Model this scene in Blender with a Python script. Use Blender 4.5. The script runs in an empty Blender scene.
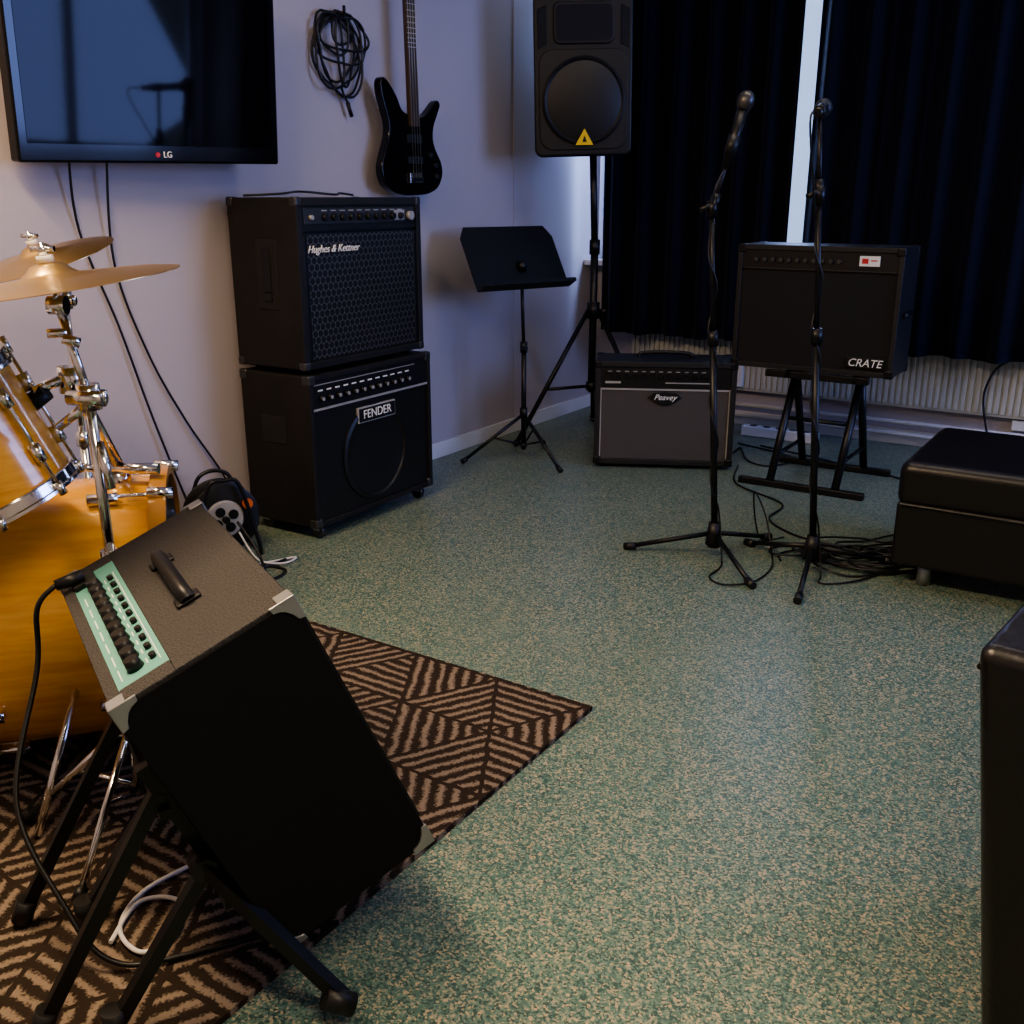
import bpy, bmesh, math, random
from mathutils import Vector, Matrix, Quaternion
random.seed(4)
scene=bpy.context.scene
try:
    scene.view_settings.view_transform='AgX'
    scene.view_settings.look='AgX - Medium High Contrast'
    scene.view_settings.exposure=0.35
except Exception as e: print(e)

# ---------------------------------------------------------------- materials
def M(name,col,rough=.5,metal=0.0,bump=None,var=None,emis=None,spec=None,coat=0,sheen=0):
    m=bpy.data.materials.new(name); m.use_nodes=True
    nt=m.node_tree; b=nt.nodes['Principled BSDF']
    b.inputs['Base Color'].default_value=(*col,1)
    b.inputs['Roughness'].default_value=rough
    b.inputs['Metallic'].default_value=metal
    if spec is not None: b.inputs['Specular IOR Level'].default_value=spec
    if coat: b.inputs['Coat Weight'].default_value=coat
    if sheen:
        b.inputs['Sheen Weight'].default_value=sheen
        b.inputs['Sheen Tint'].default_value=(.5,.6,1,1)
    tc=nt.nodes.new('ShaderNodeTexCoord')
    if bump:
        n=nt.nodes.new('ShaderNodeTexNoise'); n.inputs['Scale'].default_value=bump[0]; n.inputs['Detail'].default_value=3
        nt.links.new(tc.outputs['Object'],n.inputs['Vector'])
        bp=nt.nodes.new('ShaderNodeBump'); bp.inputs['Strength'].default_value=bump[1]; bp.inputs['Distance'].default_value=bump[2] if len(bump)>2 else .002
        nt.links.new(n.outputs['Fac'],bp.inputs['Height']); nt.links.new(bp.outputs['Normal'],b.inputs['Normal'])
    if var:
        n=nt.nodes.new('ShaderNodeTexNoise'); n.inputs['Scale'].default_value=var[0]; n.inputs['Detail'].default_value=4
        if len(var)>2:
            mp=nt.nodes.new('ShaderNodeMapping'); mp.inputs['Scale'].default_value=var[2]
            nt.links.new(tc.outputs['Object'],mp.inputs['Vector']); nt.links.new(mp.outputs['Vector'],n.inputs['Vector'])
        else: nt.links.new(tc.outputs['Object'],n.inputs['Vector'])
        r=nt.nodes.new('ShaderNodeValToRGB'); r.color_ramp.elements[0].position=.35; r.color_ramp.elements[1].position=.65
        r.color_ramp.elements[0].color=(*col,1); r.color_ramp.elements[1].color=(*var[1],1)
        nt.links.new(n.outputs['Fac'],r.inputs['Fac']); nt.links.new(r.outputs['Color'],b.inputs['Base Color'])
    if emis:
        b.inputs['Emission Color'].default_value=(*emis[0],1); b.inputs['Emission Strength'].default_value=emis[1]
    return m

class NT:
    def __init__(s,m): s.nt=m.node_tree; s.L=s.nt.links
    def n(s,t): return s.nt.nodes.new(t)
    def m(s,op,a,b=None,c=None):
        x=s.n('ShaderNodeMath'); x.operation=op
        for i,v in enumerate((a,b,c)):
            if v is None: continue
            if isinstance(v,(int,float)): x.inputs[i].default_value=v
            else: s.L.new(v,x.inputs[i])
        return x.outputs[0]

# floor
def floor_mat():
    m=M('floor_vinyl_chips',(.1,.2,.15),.36); k=NT(m); b=k.nt.nodes['Principled BSDF']
    tc=k.n('ShaderNodeTexCoord')
    nz=k.n('ShaderNodeTexNoise'); nz.inputs['Scale'].default_value=90; k.L.new(tc.outputs['Object'],nz.inputs['Vector'])
    mx=k.n('ShaderNodeMix'); mx.data_type='VECTOR'; mx.inputs[0].default_value=.006
    k.L.new(tc.outputs['Object'],mx.inputs[4]); k.L.new(nz.outputs['Color'],mx.inputs[5])
    v=k.n('ShaderNodeTexVoronoi'); v.inputs['Scale'].default_value=265; k.L.new(mx.outputs[1],v.inputs['Vector'])
    sp=k.n('ShaderNodeSeparateColor'); k.L.new(v.outputs['Color'],sp.inputs[0])
    r=k.n('ShaderNodeValToRGB'); r.color_ramp.interpolation='CONSTANT'; e=r.color_ramp.elements
    e[0].position=0; e[0].color=(.036,.078,.068,1); e[1].position=.25; e[1].color=(.078,.146,.120,1)
    x=e.new(.53); x.color=(.140,.215,.168,1); x=e.new(.77); x.color=(.29,.285,.20,1); x=e.new(.92); x.color=(.42,.34,.215,1)
    k.L.new(sp.outputs[0],r.inputs['Fac']); k.L.new(r.outputs['Color'],b.inputs['Base Color'])
    n2=k.n('ShaderNodeTexNoise'); n2.inputs['Scale'].default_value=8; k.L.new(tc.outputs['Object'],n2.inputs['Vector'])
    k.L.new(k.m('MULTIPLY_ADD',n2.outputs['Fac'],.10,.33),b.inputs['Roughness'])
    bp=k.n('ShaderNodeBump'); bp.inputs['Strength'].default_value=.2; bp.inputs['Distance'].default_value=.0004
    k.L.new(sp.outputs[1],bp.inputs['Height']); k.L.new(bp.outputs['Normal'],b.inputs['Normal'])
    return m

def rug_mat():
    m=M('rug_woven',(.05,.03,.02),.95,spec=.1); k=NT(m); b=k.nt.nodes['Principled BSDF']
    tc=k.n('ShaderNodeTexCoord')
    nz=k.n('ShaderNodeTexNoise'); nz.inputs['Scale'].default_value=26; k.L.new(tc.outputs['Object'],nz.inputs['Vector'])
    mx=k.n('ShaderNodeMix'); mx.data_type='VECTOR'; mx.inputs[0].default_value=.018
    k.L.new(tc.outputs['Object'],mx.inputs[4]); k.L.new(nz.outputs['Color'],mx.inputs[5])
    s=k.n('ShaderNodeSeparateXYZ'); k.L.new(mx.outputs[1],s.inputs[0])
    S=.26
    X=k.m('DIVIDE',s.outputs[0],S); Y=k.m('DIVIDE',s.outputs[1],S)
    t=k.m('MULTIPLY',Y,1.1547); u=k.m('SUBTRACT',X,k.m('MULTIPLY',Y,.57735))
    i=k.m('FLOOR',u); j=k.m('FLOOR',t)
    fu=k.m('FRACT',u); ft=k.m('FRACT',t); fs=k.m('ADD',fu,ft)
    up=k.m('GREATER_THAN',fs,1.0)
    kk=k.m('ADD',k.m('ADD',i,j),k.m('MULTIPLY',up,2.0))
    kk=k.m('FLOORED_MODULO',kk,3.0)
    is0=k.m('LESS_THAN',kk,.5); is2=k.m('GREATER_THAN',kk,1.5); is1=k.m('SUBTRACT',k.m('SUBTRACT',1.0,is0),is2)
    d=k.m('ADD',k.m('ADD',k.m('MULTIPLY',is0,t),k.m('MULTIPLY',is1,u)),k.m('MULTIPLY',is2,k.m('ADD',u,t)))
    w=k.m('PINGPONG',k.m('MULTIPLY',d,7.0),.5)
    def edge(x): return k.m('PINGPONG',x,.5)
    ed=k.m('MINIMUM',k.m('MINIMUM',edge(fu),edge(ft)),edge(fs))
    w=k.m('MULTIPLY',w,k.m('GREATER_THAN',ed,.022))
    n3=k.n('ShaderNodeTexNoise'); n3.inputs['Scale'].default_value=190; k.L.new(tc.outputs['Object'],n3.inputs['Vector'])
    w=k.m('ADD',w,k.m('MULTIPLY_ADD',n3.outputs['Fac'],.6,-.30))
    r=k.n('ShaderNodeValToRGB'); e=r.color_ramp.elements
    e[0].position=.22; e[0].color=(.028,.020,.015,1); e[1].position=.40; e[1].color=(.19,.148,.112,1)
    k.L.new(w,r.inputs['Fac']); k.L.new(r.outputs['Color'],b.inputs['Base Color'])
    bp=k.n('ShaderNodeBump'); bp.inputs['Strength'].default_value=.7; bp.inputs['Distance'].default_value=.004
    k.L.new(w,bp.inputs['Height']); k.L.new(bp.outputs['Normal'],b.inputs['Normal'])
    return m

def hex_mat(name,cell,c0,c1,metal=.7,thr=.40):
    m=M(name,c1,.4,metal); k=NT(m); b=k.nt.nodes['Principled BSDF']
    tc=k.n('ShaderNodeTexCoord'); s=k.n('ShaderNodeSeparateXYZ'); k.L.new(tc.outputs['Object'],s.inputs[0])
    X=k.m('DIVIDE',s.outputs[0],cell); Z=k.m('DIVIDE',s.outputs[2],cell*1.732)
    def dd(off):
        fx=k.m('SUBTRACT',k.m('FRACT',k.m('ADD',X,off+50)),.5); fz=k.m('MULTIPLY',k.m('SUBTRACT',k.m('FRACT',k.m('ADD',Z,off+50)),.5),1.732)
        return k.m('SQRT',k.m('ADD',k.m('MULTIPLY',fx,fx),k.m('MULTIPLY',fz,fz)))
    d=k.m('MINIMUM',dd(0),dd(.5)); g=k.m('GREATER_THAN',d,thr)
    mx=k.n('ShaderNodeMix'); mx.data_type='RGBA'; k.L.new(g,mx.inputs[0])
    mx.inputs[6].default_value=(*c0,1); mx.inputs[7].default_value=(*c1,1)
    k.L.new(mx.outputs[2],b.inputs['Base Color'])
    k.L.new(k.m('MULTIPLY',g,metal),b.inputs['Metallic'])
    return m

mFloor=floor_mat(); mRug=rug_mat()
mWall=M('wall_paint',(.415,.38,.405),.55,bump=(90,.15,.002))
mCeil=M('ceiling_paint',(.75,.73,.7),.8)
mTrim=M('white_trim',(.62,.62,.63),.4)
mRad=M('radiator_enamel',(.48,.48,.44),.35)
mTolex=M('black_tolex',(.009,.009,.010),.5,bump=(450,.5,.001))
mTolexW=M('worn_black_tolex',(.007,.0062,.0058),.58,bump=(400,.5,.001),var=(9,(.011,.0095,.0082)),spec=.35)
mFleck=M('flecked_carpet',(.013,.012,.011),.7,bump=(300,.8,.003),var=(300,(.055,.050,.047)))
mSide=M('black_side_cover',(.005,.005,.005),.8,bump=(350,.3,.001),spec=.25)
mBlk=M('black_plastic',(.007,.007,.008),.42,spec=.4)
mBlkM=M('black_metal',(.008,.008,.009),.38,metal=.3)
mMatte=M('matte_black',(.005,.005,.006),.8)
mGloss=M('black_gloss',(.004,.004,.005),.12,spec=.35)
mScreen=M('screen_glass',(.003,.003,.005),.05,spec=.15)
mChrome=M('chrome',(.75,.74,.72),.14,metal=1)
mSteel=M('steel_corner',(.40,.41,.42),.38,metal=.85)
mDkSteel=M('dark_metal',(.08,.08,.08),.38,metal=.8)
mSilver=M('silver_panel',(.42,.41,.40),.35,metal=.4)
mTeal=M('teal_panel',(.13,.36,.30),.45)
mWhite=M('white_print',(.75,.75,.72),.5)
mRed=M('red_print',(.5,.03,.03),.5)
mYel=M('yellow_sticker',(.75,.5,.02),.5)
mOr=M('orange_socket',(.5,.12,.03),.5)
mLeather=M('black_leather',(.008,.007,.007),.36,bump=(60,.25,.004),spec=.45)
mCurt=M('velvet_navy',(.0038,.0046,.0105),.85,bump=(40,.2,.003),sheen=.09,spec=.15)
mGrey=M('grey_grille_cloth',(.050,.045,.041),.85,bump=(700,.5,.001),var=(500,(.075,.068,.062)))
mGrilleB=hex_mat('black_perforated',.006,(.002,.002,.002),(.013,.013,.013),.2,.36)
mHex=hex_mat('honeycomb_grille',.026,(.003,.003,.003),(.15,.145,.14),.7,.45)
mWood=M('amber_lacquer',(.62,.28,.028),.22,coat=.7,var=(7,(.74,.39,.055),(1,1,9)))
mWood2=M('amber_hoop',(.42,.20,.04),.3,coat=.5)
mBronze=M('cymbal_bronze',(.60,.41,.17),.28,metal=.95,bump=(30,.1,.001))
mSkin=M('drum_head',(.55,.53,.48),.5)
mNeck=M('rosewood',(.05,.03,.02),.5)
mRub=M('rubber_cable',(.006,.006,.006),.45)
mCabW=M('white_cable',(.6,.58,.55),.5)
mGlass=bpy.data.materials.new('window_glass'); mGlass.use_nodes=True
_n=mGlass.node_tree; _n.nodes.remove(_n.nodes['Principled BSDF'])
_t=_n.nodes.new('ShaderNodeBsdfTransparent'); _t.inputs[0].default_value=(.95,.97,1,1)
_g=_n.nodes.new('ShaderNodeBsdfGlossy'); _g.inputs['Roughness'].default_value=.02
_m=_n.nodes.new('ShaderNodeMixShader'); _m.inputs[0].default_value=.06
_n.links.new(_t.outputs[0],_m.inputs[1]); _n.links.new(_g.outputs[0],_m.inputs[2]); _n.links.new(_m.outputs[0],_n.nodes['Material Output'].inputs['Surface'])

# ---------------------------------------------------------------- helpers
def link(o,parent=None,loc=None,rz=None):
    scene.collection.objects.link(o)
    if parent is not None: o.parent=parent
    if loc is not None: o.location=loc
    if rz is not None: o.rotation_euler=(0,0,rz)
    return o
def empty(name,loc=(0,0,0),rz=0):
    e=bpy.data.objects.new(name,None); e.empty_display_size=.1
    return link(e,None,loc,rz)
def fin(name,bm,mat,parent=None,loc=None,rz=None,bev=0,seg=2,smooth=False):
    bmesh.ops.recalc_face_normals(bm,faces=bm.faces[:])
    me=bpy.data.meshes.new(name); bm.to_mesh(me); bm.free()
    me.materials.append(mat)
    if smooth:
        for p in me.polygons: p.use_smooth=True
    o=bpy.data.objects.new(name,me); link(o,parent,loc,rz)
    if bev:
        md=o.modifiers.new('bevel','BEVEL'); md.width=bev; md.segments=seg; md.limit_method='ANGLE'; md.angle_limit=math.radians(40)
        for p in me.polygons: p.use_smooth=True
        md.harden_normals=True
    return o
def addbox(bm,r):
    x0,x1,y0,y1,z0,z1=r
    vs=[bm.verts.new((x,y,z)) for x in (x0,x1) for y in (y0,y1) for z in (z0,z1)]
    for f in ((0,1,3,2),(4,6,7,5),(0,4,5,1),(2,3,7,6),(0,2,6,4),(1,5,7,3)): bm.faces.new([vs[i] for i in f])
    return vs
def B(name,r,mat,parent=None,bev=0,loc=None,rz=None,seg=2):
    bm=bmesh.new()
    rs=r if isinstance(r,list) else [r]
    for q in rs: addbox(bm,q)
    return fin(name,bm,mat,parent,loc,rz,bev,seg)
def addcyl(bm,p1,p2,r1,r2=None,seg=16,caps=True):
    p1=Vector(p1);p2=Vector(p2); d=p2-p1; r2=r1 if r2 is None else r2
    q=d.to_track_quat('Z','Y'); rings=[]
    for p,r in ((p1,r1),(p2,r2)):
        rings.append([bm.verts.new(p+q@Vector((r*math.cos(2*math.pi*(i+.5)/seg),r*math.sin(2*math.pi*(i+.5)/seg),0))) for i in range(seg)])
    for i in range(seg):
        j=(i+1)%seg; f=bm.faces.new((rings[0][i],rings[0][j],rings[1][j],rings[1][i])); f.smooth=seg>6
    if caps:
        bm.faces.new(rings[0][::-1]); bm.faces.new(rings[1])
def Cc(name,cyls,mat,parent=None,seg=16,loc=None,rz=None,bev=0):
    bm=bmesh.new()
    if not isinstance(cyls,list): cyls=[cyls]
    for c in cyls: addcyl(bm,*c,seg=seg)
    return fin(name,bm,mat,parent,loc,rz,bev)
def lathe(name,prof,mat,parent=None,origin=(0,0,0),axis=(0,0,1),seg=48,loc=None):
    bm=bmesh.new(); q=Vector(axis).to_track_quat('Z','Y'); O=Vector(origin); rings=[]
    for r,z in prof:
        if r<1e-6: rings.append([bm.verts.new(O+q@Vector((0,0,z)))]*seg)
        else: rings.append([bm.verts.new(O+q@Vector((r*math.cos(2*math.pi*i/seg),r*math.sin(2*math.pi*i/seg),z))) for i in range(seg)])
    for a,b in zip(rings,rings[1:]):
        for i in range(seg):
            j=(i+1)%seg; vs=[]
            for v in (a[i],a[j],b[j],b[i]):
                if v not in vs: vs.append(v)
            if len(vs)>2:
                f=bm.faces.new(vs); f.smooth=True
    o=fin(name,bm,mat,parent,loc)
    try:
        o.data.set_sharp_from_angle(angle=math.radians(35))
    except Exception: pass
    return o
def crom(pts,n=8,closed=False):
    P=[Vector(p) for p in pts]; out=[]; N=len(P)
    rng=range(N) if closed else range(N-1)
    for i in rng:
        if closed: a,b,c,d=P[(i-1)%N],P[i],P[(i+1)%N],P[(i+2)%N]
        else: a,b,c,d=P[max(i-1,0)],P[i],P[i+1],P[min(i+2,N-1)]
        for s in range(n):
            t=s/n
            out.append(.5*((2*b)+(c-a)*t+(2*a-5*b+4*c-d)*t*t+(3*b-a-3*c+d)*t**3))
    if not closed: out.append(P[-1])
    return out
def tube(name,pts,r,mat,parent=None,smooth=True,closed=False,seg=8):
    P=crom(pts,8,closed) if smooth else [Vector(p) for p in pts]
    bm=bmesh.new(); rings=[]; N=len(P)
    up=None
    for i,p in enumerate(P):
        if closed: t=(P[(i+1)%N]-P[i-1])
        else: t=(P[min(i+1,N-1)]-P[max(i-1,0)])
        if t.length<1e-9: t=Vector((0,0,1))
        t.normalize()
        if up is None:
            up=Vector((0,0,1)) if abs(t.z)<.9 else Vector((1,0,0))
        u=(up-t*up.dot(t))
        if u.length<1e-4: u=t.orthogonal()
        u.normalize(); up=u; v=t.cross(u)
        rings.append([bm.verts.new(p+r*(u*math.cos(2*math.pi*k/seg)+v*math.sin(2*math.pi*k/seg))) for k in range(seg)])
    M_=N if closed else N-1
    for i in range(M_):
        a=rings[i]; b=rings[(i+1)%N]
        for k in range(seg):
            l=(k+1)%seg; f=bm.faces.new((a[k],a[l],b[l],b[k])); f.smooth=True
    if not closed:
        bm.faces.new(rings[0][::-1]); bm.faces.new(rings[-1])
    return fin(name,bm,mat,parent)
def text(name,s,size,mat,parent,loc,rot=(math.pi/2,0,0),ext=.0015,shear=0):
    c=bpy.data.curves.new(name,'FONT'); c.body=s; c.size=size; c.extrude=ext; c.align_x='CENTER'; c.align_y='CENTER'; c.shear=shear
    o=bpy.data.objects.new(name,c); scene.collection.objects.link(o)
    bpy.context.view_layer.update()
    dg=bpy.context.evaluated_depsgraph_get(); me=bpy.data.meshes.new_from_object(o.evaluated_get(dg))
    bpy.data.objects.remove(o)
    me.materials.clear(); me.materials.append(mat)
    o=bpy.data.objects.new(name,me); link(o,parent); o.location=loc; o.rotation_euler=rot
    return o
def corners(parent,W,D,H,z0,mat,s=.035,x0=None):
    x0=-W/2 if x0 is None else x0
    e=.0025; rs=[]
    for x in (0,1):
        for y in (0,1):
            for z in (0,1):
                xa=(x0-e,x0+s) if x==0 else (x0+W-s,x0+W+e)
                ya=(-e,s) if y==0 else (D-s,D+e)
                za=(z0-e,z0+s) if z==0 else (z0+H-s,z0+H+e)
                rs.append((*xa,*ya,*za))
    return B('corner_protectors',rs,mat,parent,bev=.008,seg=3)
def shell(parent,W,D,H,z0,mat,fr=.02,rec=.02,bev=.008):
    B('cabinet_body',(-W/2,W/2,rec,D,z0,z0+H),mat,parent,bev=bev)
    B('front_frame',[(-W/2,-W/2+fr,0,rec+.01,z0,z0+H),(W/2-fr,W/2,0,rec+.01,z0,z0+H),(-W/2+fr,W/2-fr,0,rec+.01,z0,z0+fr),(-W/2+fr,W/2-fr,0,rec+.01,z0+H-fr,z0+H)],mat,parent,bev=.003)
def knobs(parent,xs,y,z,r,mat,l=.014,name='knobs'):
    return Cc(name,[((x,y,z),(x,y-l,z),r,r*.85) for x in xs],mat,parent,seg=14)

# ---------------------------------------------------------------- room  (b = into the room from left wall, a = towards window wall)
C=Vector((.471,5.95,0)); TH=math.atan2(-.548,.837); ca,sa=math.cos(TH),math.sin(TH)
def RW(b,a,z=0): return Vector((C.x+ca*b-sa*a, C.y+sa*b+ca*a, z))
CL=(C.x,C.y,0)
BW,AL,HC=4.4,-6.5,2.65
z0,z1=.86,2.35
B('floor',(-.1,BW+.2,AL-.1,.2,-.1,0),mFloor,loc=CL,rz=TH)
B('ceiling',(-.1,BW+.2,AL-.1,.2,HC,HC+.1),mCeil,loc=CL,rz=TH)
B('wall_left',(-.1,0,AL,.2,0,HC),mWall,loc=CL,rz=TH)
wa=(-2.3,-.40)
B('wall_right',[(BW,BW+.2,AL,.2,0,z0),(BW,BW+.2,AL,.2,z1,HC),(BW,BW+.2,AL,wa[0],z0,z1),(BW,BW+.2,wa[1],.2,z0,z1)],mWall,loc=CL,rz=TH)
B('wall_back',(-.1,BW+.2,AL-.1,AL,0,HC),mWall,loc=CL,rz=TH)
w1=(.03,4.1)
B('wall_window_side',[(0,BW,0,.2,0,z0),(0,BW,0,.2,z1,HC),(0,w1[0],0,.2,z0,z1),(w1[1],BW,0,.2,z0,z1)],mWall,loc=CL,rz=TH)
e=empty('window_1',CL,TH); p,q=w1; t=.05
fr=[(p,q,.06,.12,z0,z0+t),(p,q,.06,.12,z1-t,z1),(p,p+t,.06,.12,z0+t,z1-t),(q-t,q,.06,.12,z0+t,z1-t)]
for k in range(1,4):
    x=p+(q-p)*k/4; fr.append((x-.03,x+.03,.06,.12,z0+t,z1-t))
B('frame',fr,mTrim,e,bev=.004)
B('pane',(p+t,q-t,.088,.092,z0+t,z1-t),mGlass,e)
B('sill',(.005,q+.08,-.12,.06,z0-.03,z0),mTrim,e,bev=.004)
e=empty('window_2',CL,TH); p,q=wa
fr=[(BW+.08,BW+.14,p,q,z0,z0+t),(BW+.08,BW+.14,p,q,z1-t,z1),(BW+.08,BW+.14,p,p+t,z0+t,z1-t),(BW+.08,BW+.14,q-t,q,z0+t,z1-t),(BW+.08,BW+.14,(p+q)/2-.03,(p+q)/2+.03,z0+t,z1-t)]
B('frame',fr,mTrim,e,bev=.004)
B('pane',(BW+.108,BW+.112,p+t,q-t,z0+t,z1-t),mGlass,e)
B('sill',(BW-.06,BW+.08,p-.05,q+.05,z0-.03,z0),mTrim,e,bev=.004)
B('baseboard_left',(0,.014,AL,0,0,.075),mTrim,loc=CL,rz=TH,bev=.003)
B('baseboard_window_side',(.014,BW,-.014,0,0,.075),mTrim,loc=CL,rz=TH,bev=.003)
B('trim_1',(0.0,.003,-.85,-.845,.075,HC),M('seam_strip',(.37,.335,.365),.6),loc=CL,rz=TH)

# radiator
rad=empty('radiator',CL,TH)
rs=[(.3,2.95,-.06,-.03,.2,.62)]
x=.3
while x<2.93:
    rs.append((x,x+.018,-.072,-.06,.215,.605)); x+=.03
B('panel',rs,mRad,rad)
B('top_grille',(.3,2.95,-.075,-.02,.62,.635),mRad,rad,bev=.003)
B('brackets',[(.6,.64,-.03,0,.3,.5),(2.6,2.64,-.03,0,.3,.5),(1.6,1.64,-.03,0,.3,.5)],mRad,rad)
hp=empty('heating_pipes',CL,TH)
Cc('pipes',[((.2,-.05,.06),(4.2,-.05,.06),.011),((.2,-.05,.12),(4.2,-.05,.12),.011),((.55,-.05,.06),(.55,-.05,.2),.009),((2.7,-.05,.12),(2.7,-.05,.2),.009)],mTrim,hp)
so=empty('wall_socket',RW(.93,-.0,.0),TH)
B('plate',(-.045,.045,-.095,-.0145,.22,.34),mTrim,so,bev=.006)
Cc('holes',[((0,-.0955,.31),(0,-.097,.31),.02),((0,-.0955,.25),(0,-.097,.25),.02)],mGrey,so)
so=empty('power_strip',RW(1.25,-.24,0),TH)
B('housing',(-.2,.2,-.03,.03,.0,.055),mTrim,so,bev=.008)
Cc('sockets',[((x,0,.054),(x,0,.057),.02) for x in (-.14,-.07,0,.07,.14)],mGrey,so)
B('junction_box',(2.3,2.5,-.045,-.0145,.14,.19),mTrim,loc=CL,rz=TH,bev=.005)

# curtains
def curtain(name,b0,b1,nf,ph):
    bm=bmesh.new(); nx=int((b1-b0)*110); nz=24; g=[]
    for i in range(nx+1):
        s=i/nx; row=[]
        for j in range(nz+1):
            t=j/nz; z=.48+(2.56-.48)*t
            w=.75+.25*math.sin(3.1*s*nf*.37+ph)
            am=.036*w*(1-.25*t)
            k=2*math.pi*nf*s+ph+.35*math.sin(2.2*t+ph)+.6*math.sin(7*s+ph)
            a=-.20+am*math.sin(k)+.014*math.sin(2*k+1.3)
            b=b0+(b1-b0)*s+.008*math.sin(k*1.0+2)*(1-t)
            row.append(bm.verts.new((b,a,z+.006*math.sin(k*.5))))
        g.append(row)
    for i in range(nx):
        for j in range(nz):
            f=bm.faces.new((g[i][j],g[i+1][j],g[i+1][j+1],g[i][j+1])); f.smooth=True
    o=fin(name,bm,mCurt,None,CL,TH,smooth=True)
    md=o.modifiers.new('s','SOLIDIFY'); md.thickness=.004
    return o
curtain('curtain',.155,1.208,6.5,.4)
curtain('curtain.001',1.272,4.2,17,2.1)
Cc('curtain_rail',[((.02,-.2,2.585),(4.3,-.2,2.585),.012)]+[((x,-.2,2.585),(x,-.2,HC),.006) for x in (.1,1.5,3,4.2)],mTrim,loc=CL,rz=TH)

# ---------------------------------------------------------------- rug
B('area_rug',(-1.68,0,-2.5,0,0,.012),mRug,loc=RW(1.83,-3.296,0.0),rz=TH)

# ---------------------------------------------------------------- television
LT=math.atan2(.837,.548)
tv=empty('television',RW(.12,-3.065,0),LT-math.radians(5))
tvp=bpy.data.objects.new('tilt_pivot',None); link(tvp,tv); tvp.location=(0,0,1.300); tvp.rotation_euler=(math.radians(4.5),math.radians(-1.0),0)
B('bezel',(-.455,.460,-.02,.03,0,.60),mGloss,tvp,bev=.008)
B('screen',(-.425,.430,-.0215,-.015,.052,.57),mScreen,tvp)
B('back_housing',(-.36,.36,.03,.055,.09,.5),mBlk,tvp,bev=.01)
B('wall_mount',[(-.15,.15,.055,.07,.2,.44),(-.04,.04,.07,.125,.26,.34)],mBlkM,tvp)
text('badge','LG',.026,mWhite,tvp,(.02,-.0215,.026))
Cc('badge_ring',[((-.015,-.0205,.026),(-.015,-.0225,.026),.008)],mRed,tvp)
wc=empty('wall_cables')
tube('cable_1',[RW(.05,-3.33,1.33),RW(.012,-3.30,1.1),RW(.012,-3.20,.8),RW(.02,-3.12,.5),RW(.03,-3.03,.2),RW(.06,-2.98,.01)],.004,mRub,wc)
tube('cable_2',[RW(.05,-3.20,1.33),RW(.012,-3.19,1.0),RW(.012,-3.10,.7),RW(.02,-2.98,.45),RW(.04,-2.84,.2),RW(.06,-2.80,.01)],.004,mRub,wc)

# coiled cable on hook
cc=empty('coiled_cable',RW(0,-2.105,0),LT)
Cc('hook',[((0,0,1.86),(0,-.06,1.86),.006),((0,-.06,1.855),(0,-.06,1.885),.006)],mBlkM,cc)
pts=[]
for k in range(9):
    rx=.105+.04*math.sin(k*2.1+.5); rz_=.10+.045*math.cos(k*1.7); ox=.03*math.sin(k*3.3)
    for i in range(14):
        t=i/14*2*math.pi
        wob=1+.13*math.sin(3*t+k*1.3)
        pts.append((ox+rx*wob*math.sin(t),-.03-.014*math.sin(k*5.1+t),1.862-rz_+rz_*math.cos(t)*wob*.98))
pts+=[(.02,-.03,1.66),(.0,-.03,1.60),(.03,-.03,1.55)]
tube('coil',crom(pts,3),.0048,mRub,cc,smooth=False)
Cc('plug',[((.03,-.03,1.55),(.05,-.03,1.50),.008)],mBlk,cc)

# ---------------------------------------------------------------- bass guitar
bg=empty('bass_guitar',RW(.09,-1.765,1.205),LT-math.radians(4))
bg.rotation_euler=(0,math.radians(-1.2),LT-math.radians(4))
out=[(0,0),(.08,.005),(.14,.03),(.17,.08),(.165,.13),(.135,.18),(.12,.22),(.125,.27),(.15,.32),(.168,.36),(.15,.378),(.11,.345),(.07,.315),(.03,.31),(-.03,.32),(-.06,.34),(-.08,.38),(-.11,.42),(-.145,.45),(-.168,.435),(-.168,.39),(-.15,.33),(-.135,.28),(-.14,.23),(-.165,.17),(-.185,.11),(-.17,.05),(-.12,.015),(-.06,.002)]
pp=crom([(x*1.05,0,z) for x,z in out],4,True)
bm=bmesh.new(); f1=[bm.verts.new((p.x,-.02,p.z)) for p in pp]; f2=[bm.verts.new((p.x,.02,p.z)) for p in pp]
bm.faces.new(f1); bm.faces.new(f2[::-1])
for i in range(len(pp)):
    j=(i+1)%len(pp); bm.faces.new((f1[i],f2[i],f2[j],f1[j]))
fin('body',bm,mGloss,bg,bev=.007,seg=3)
B('neck',(-.026,.026,-.034,-.012,.27,1.12),mNeck,bg,bev=.004)
B('frets',[(-.026,.026,-.0352,-.034,z,z+.003) for z in [1.1-.8*(1-2**(-k/12)) for k in range(0,20)]],mSteel,bg)
B('headstock',(-.05,.045,-.03,-.014,1.12,1.34),mGloss,bg,bev=.01)
Cc('tuners',[((-.045,-.022,z),(-.09,-.022,z),.006) for z in (1.15,1.20,1.25,1.30)]+[((-.09,-.022,z-.012),(-.09,-.022,z+.012),.01) for z in (1.15,1.20,1.25,1.30)],mSteel,bg)
B('pickups',[(-.045,.045,-.030,-.02,.125,.155),(-.045,.045,-.030,-.02,.205,.24)],mBlk,bg,bev=.003)
B('bridge',(-.04,.04,-.032,-.02,.05,.09),mChrome,bg,bev=.002)
Cc('strings',[((x,-.036,.07),(x*.8,-.037,1.13),.0011) for x in (-.024,-.008,.008,.024)],mSteel,bg,seg=8)
Cc('control_knobs',[((.09,-.02,.16),(.09,-.036,.16),.011),((.12,-.02,.12),(.12,-.036,.12),.011),((.125,-.02,.075),(.125,-.036,.075),.011)],mBlk,bg)
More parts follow.
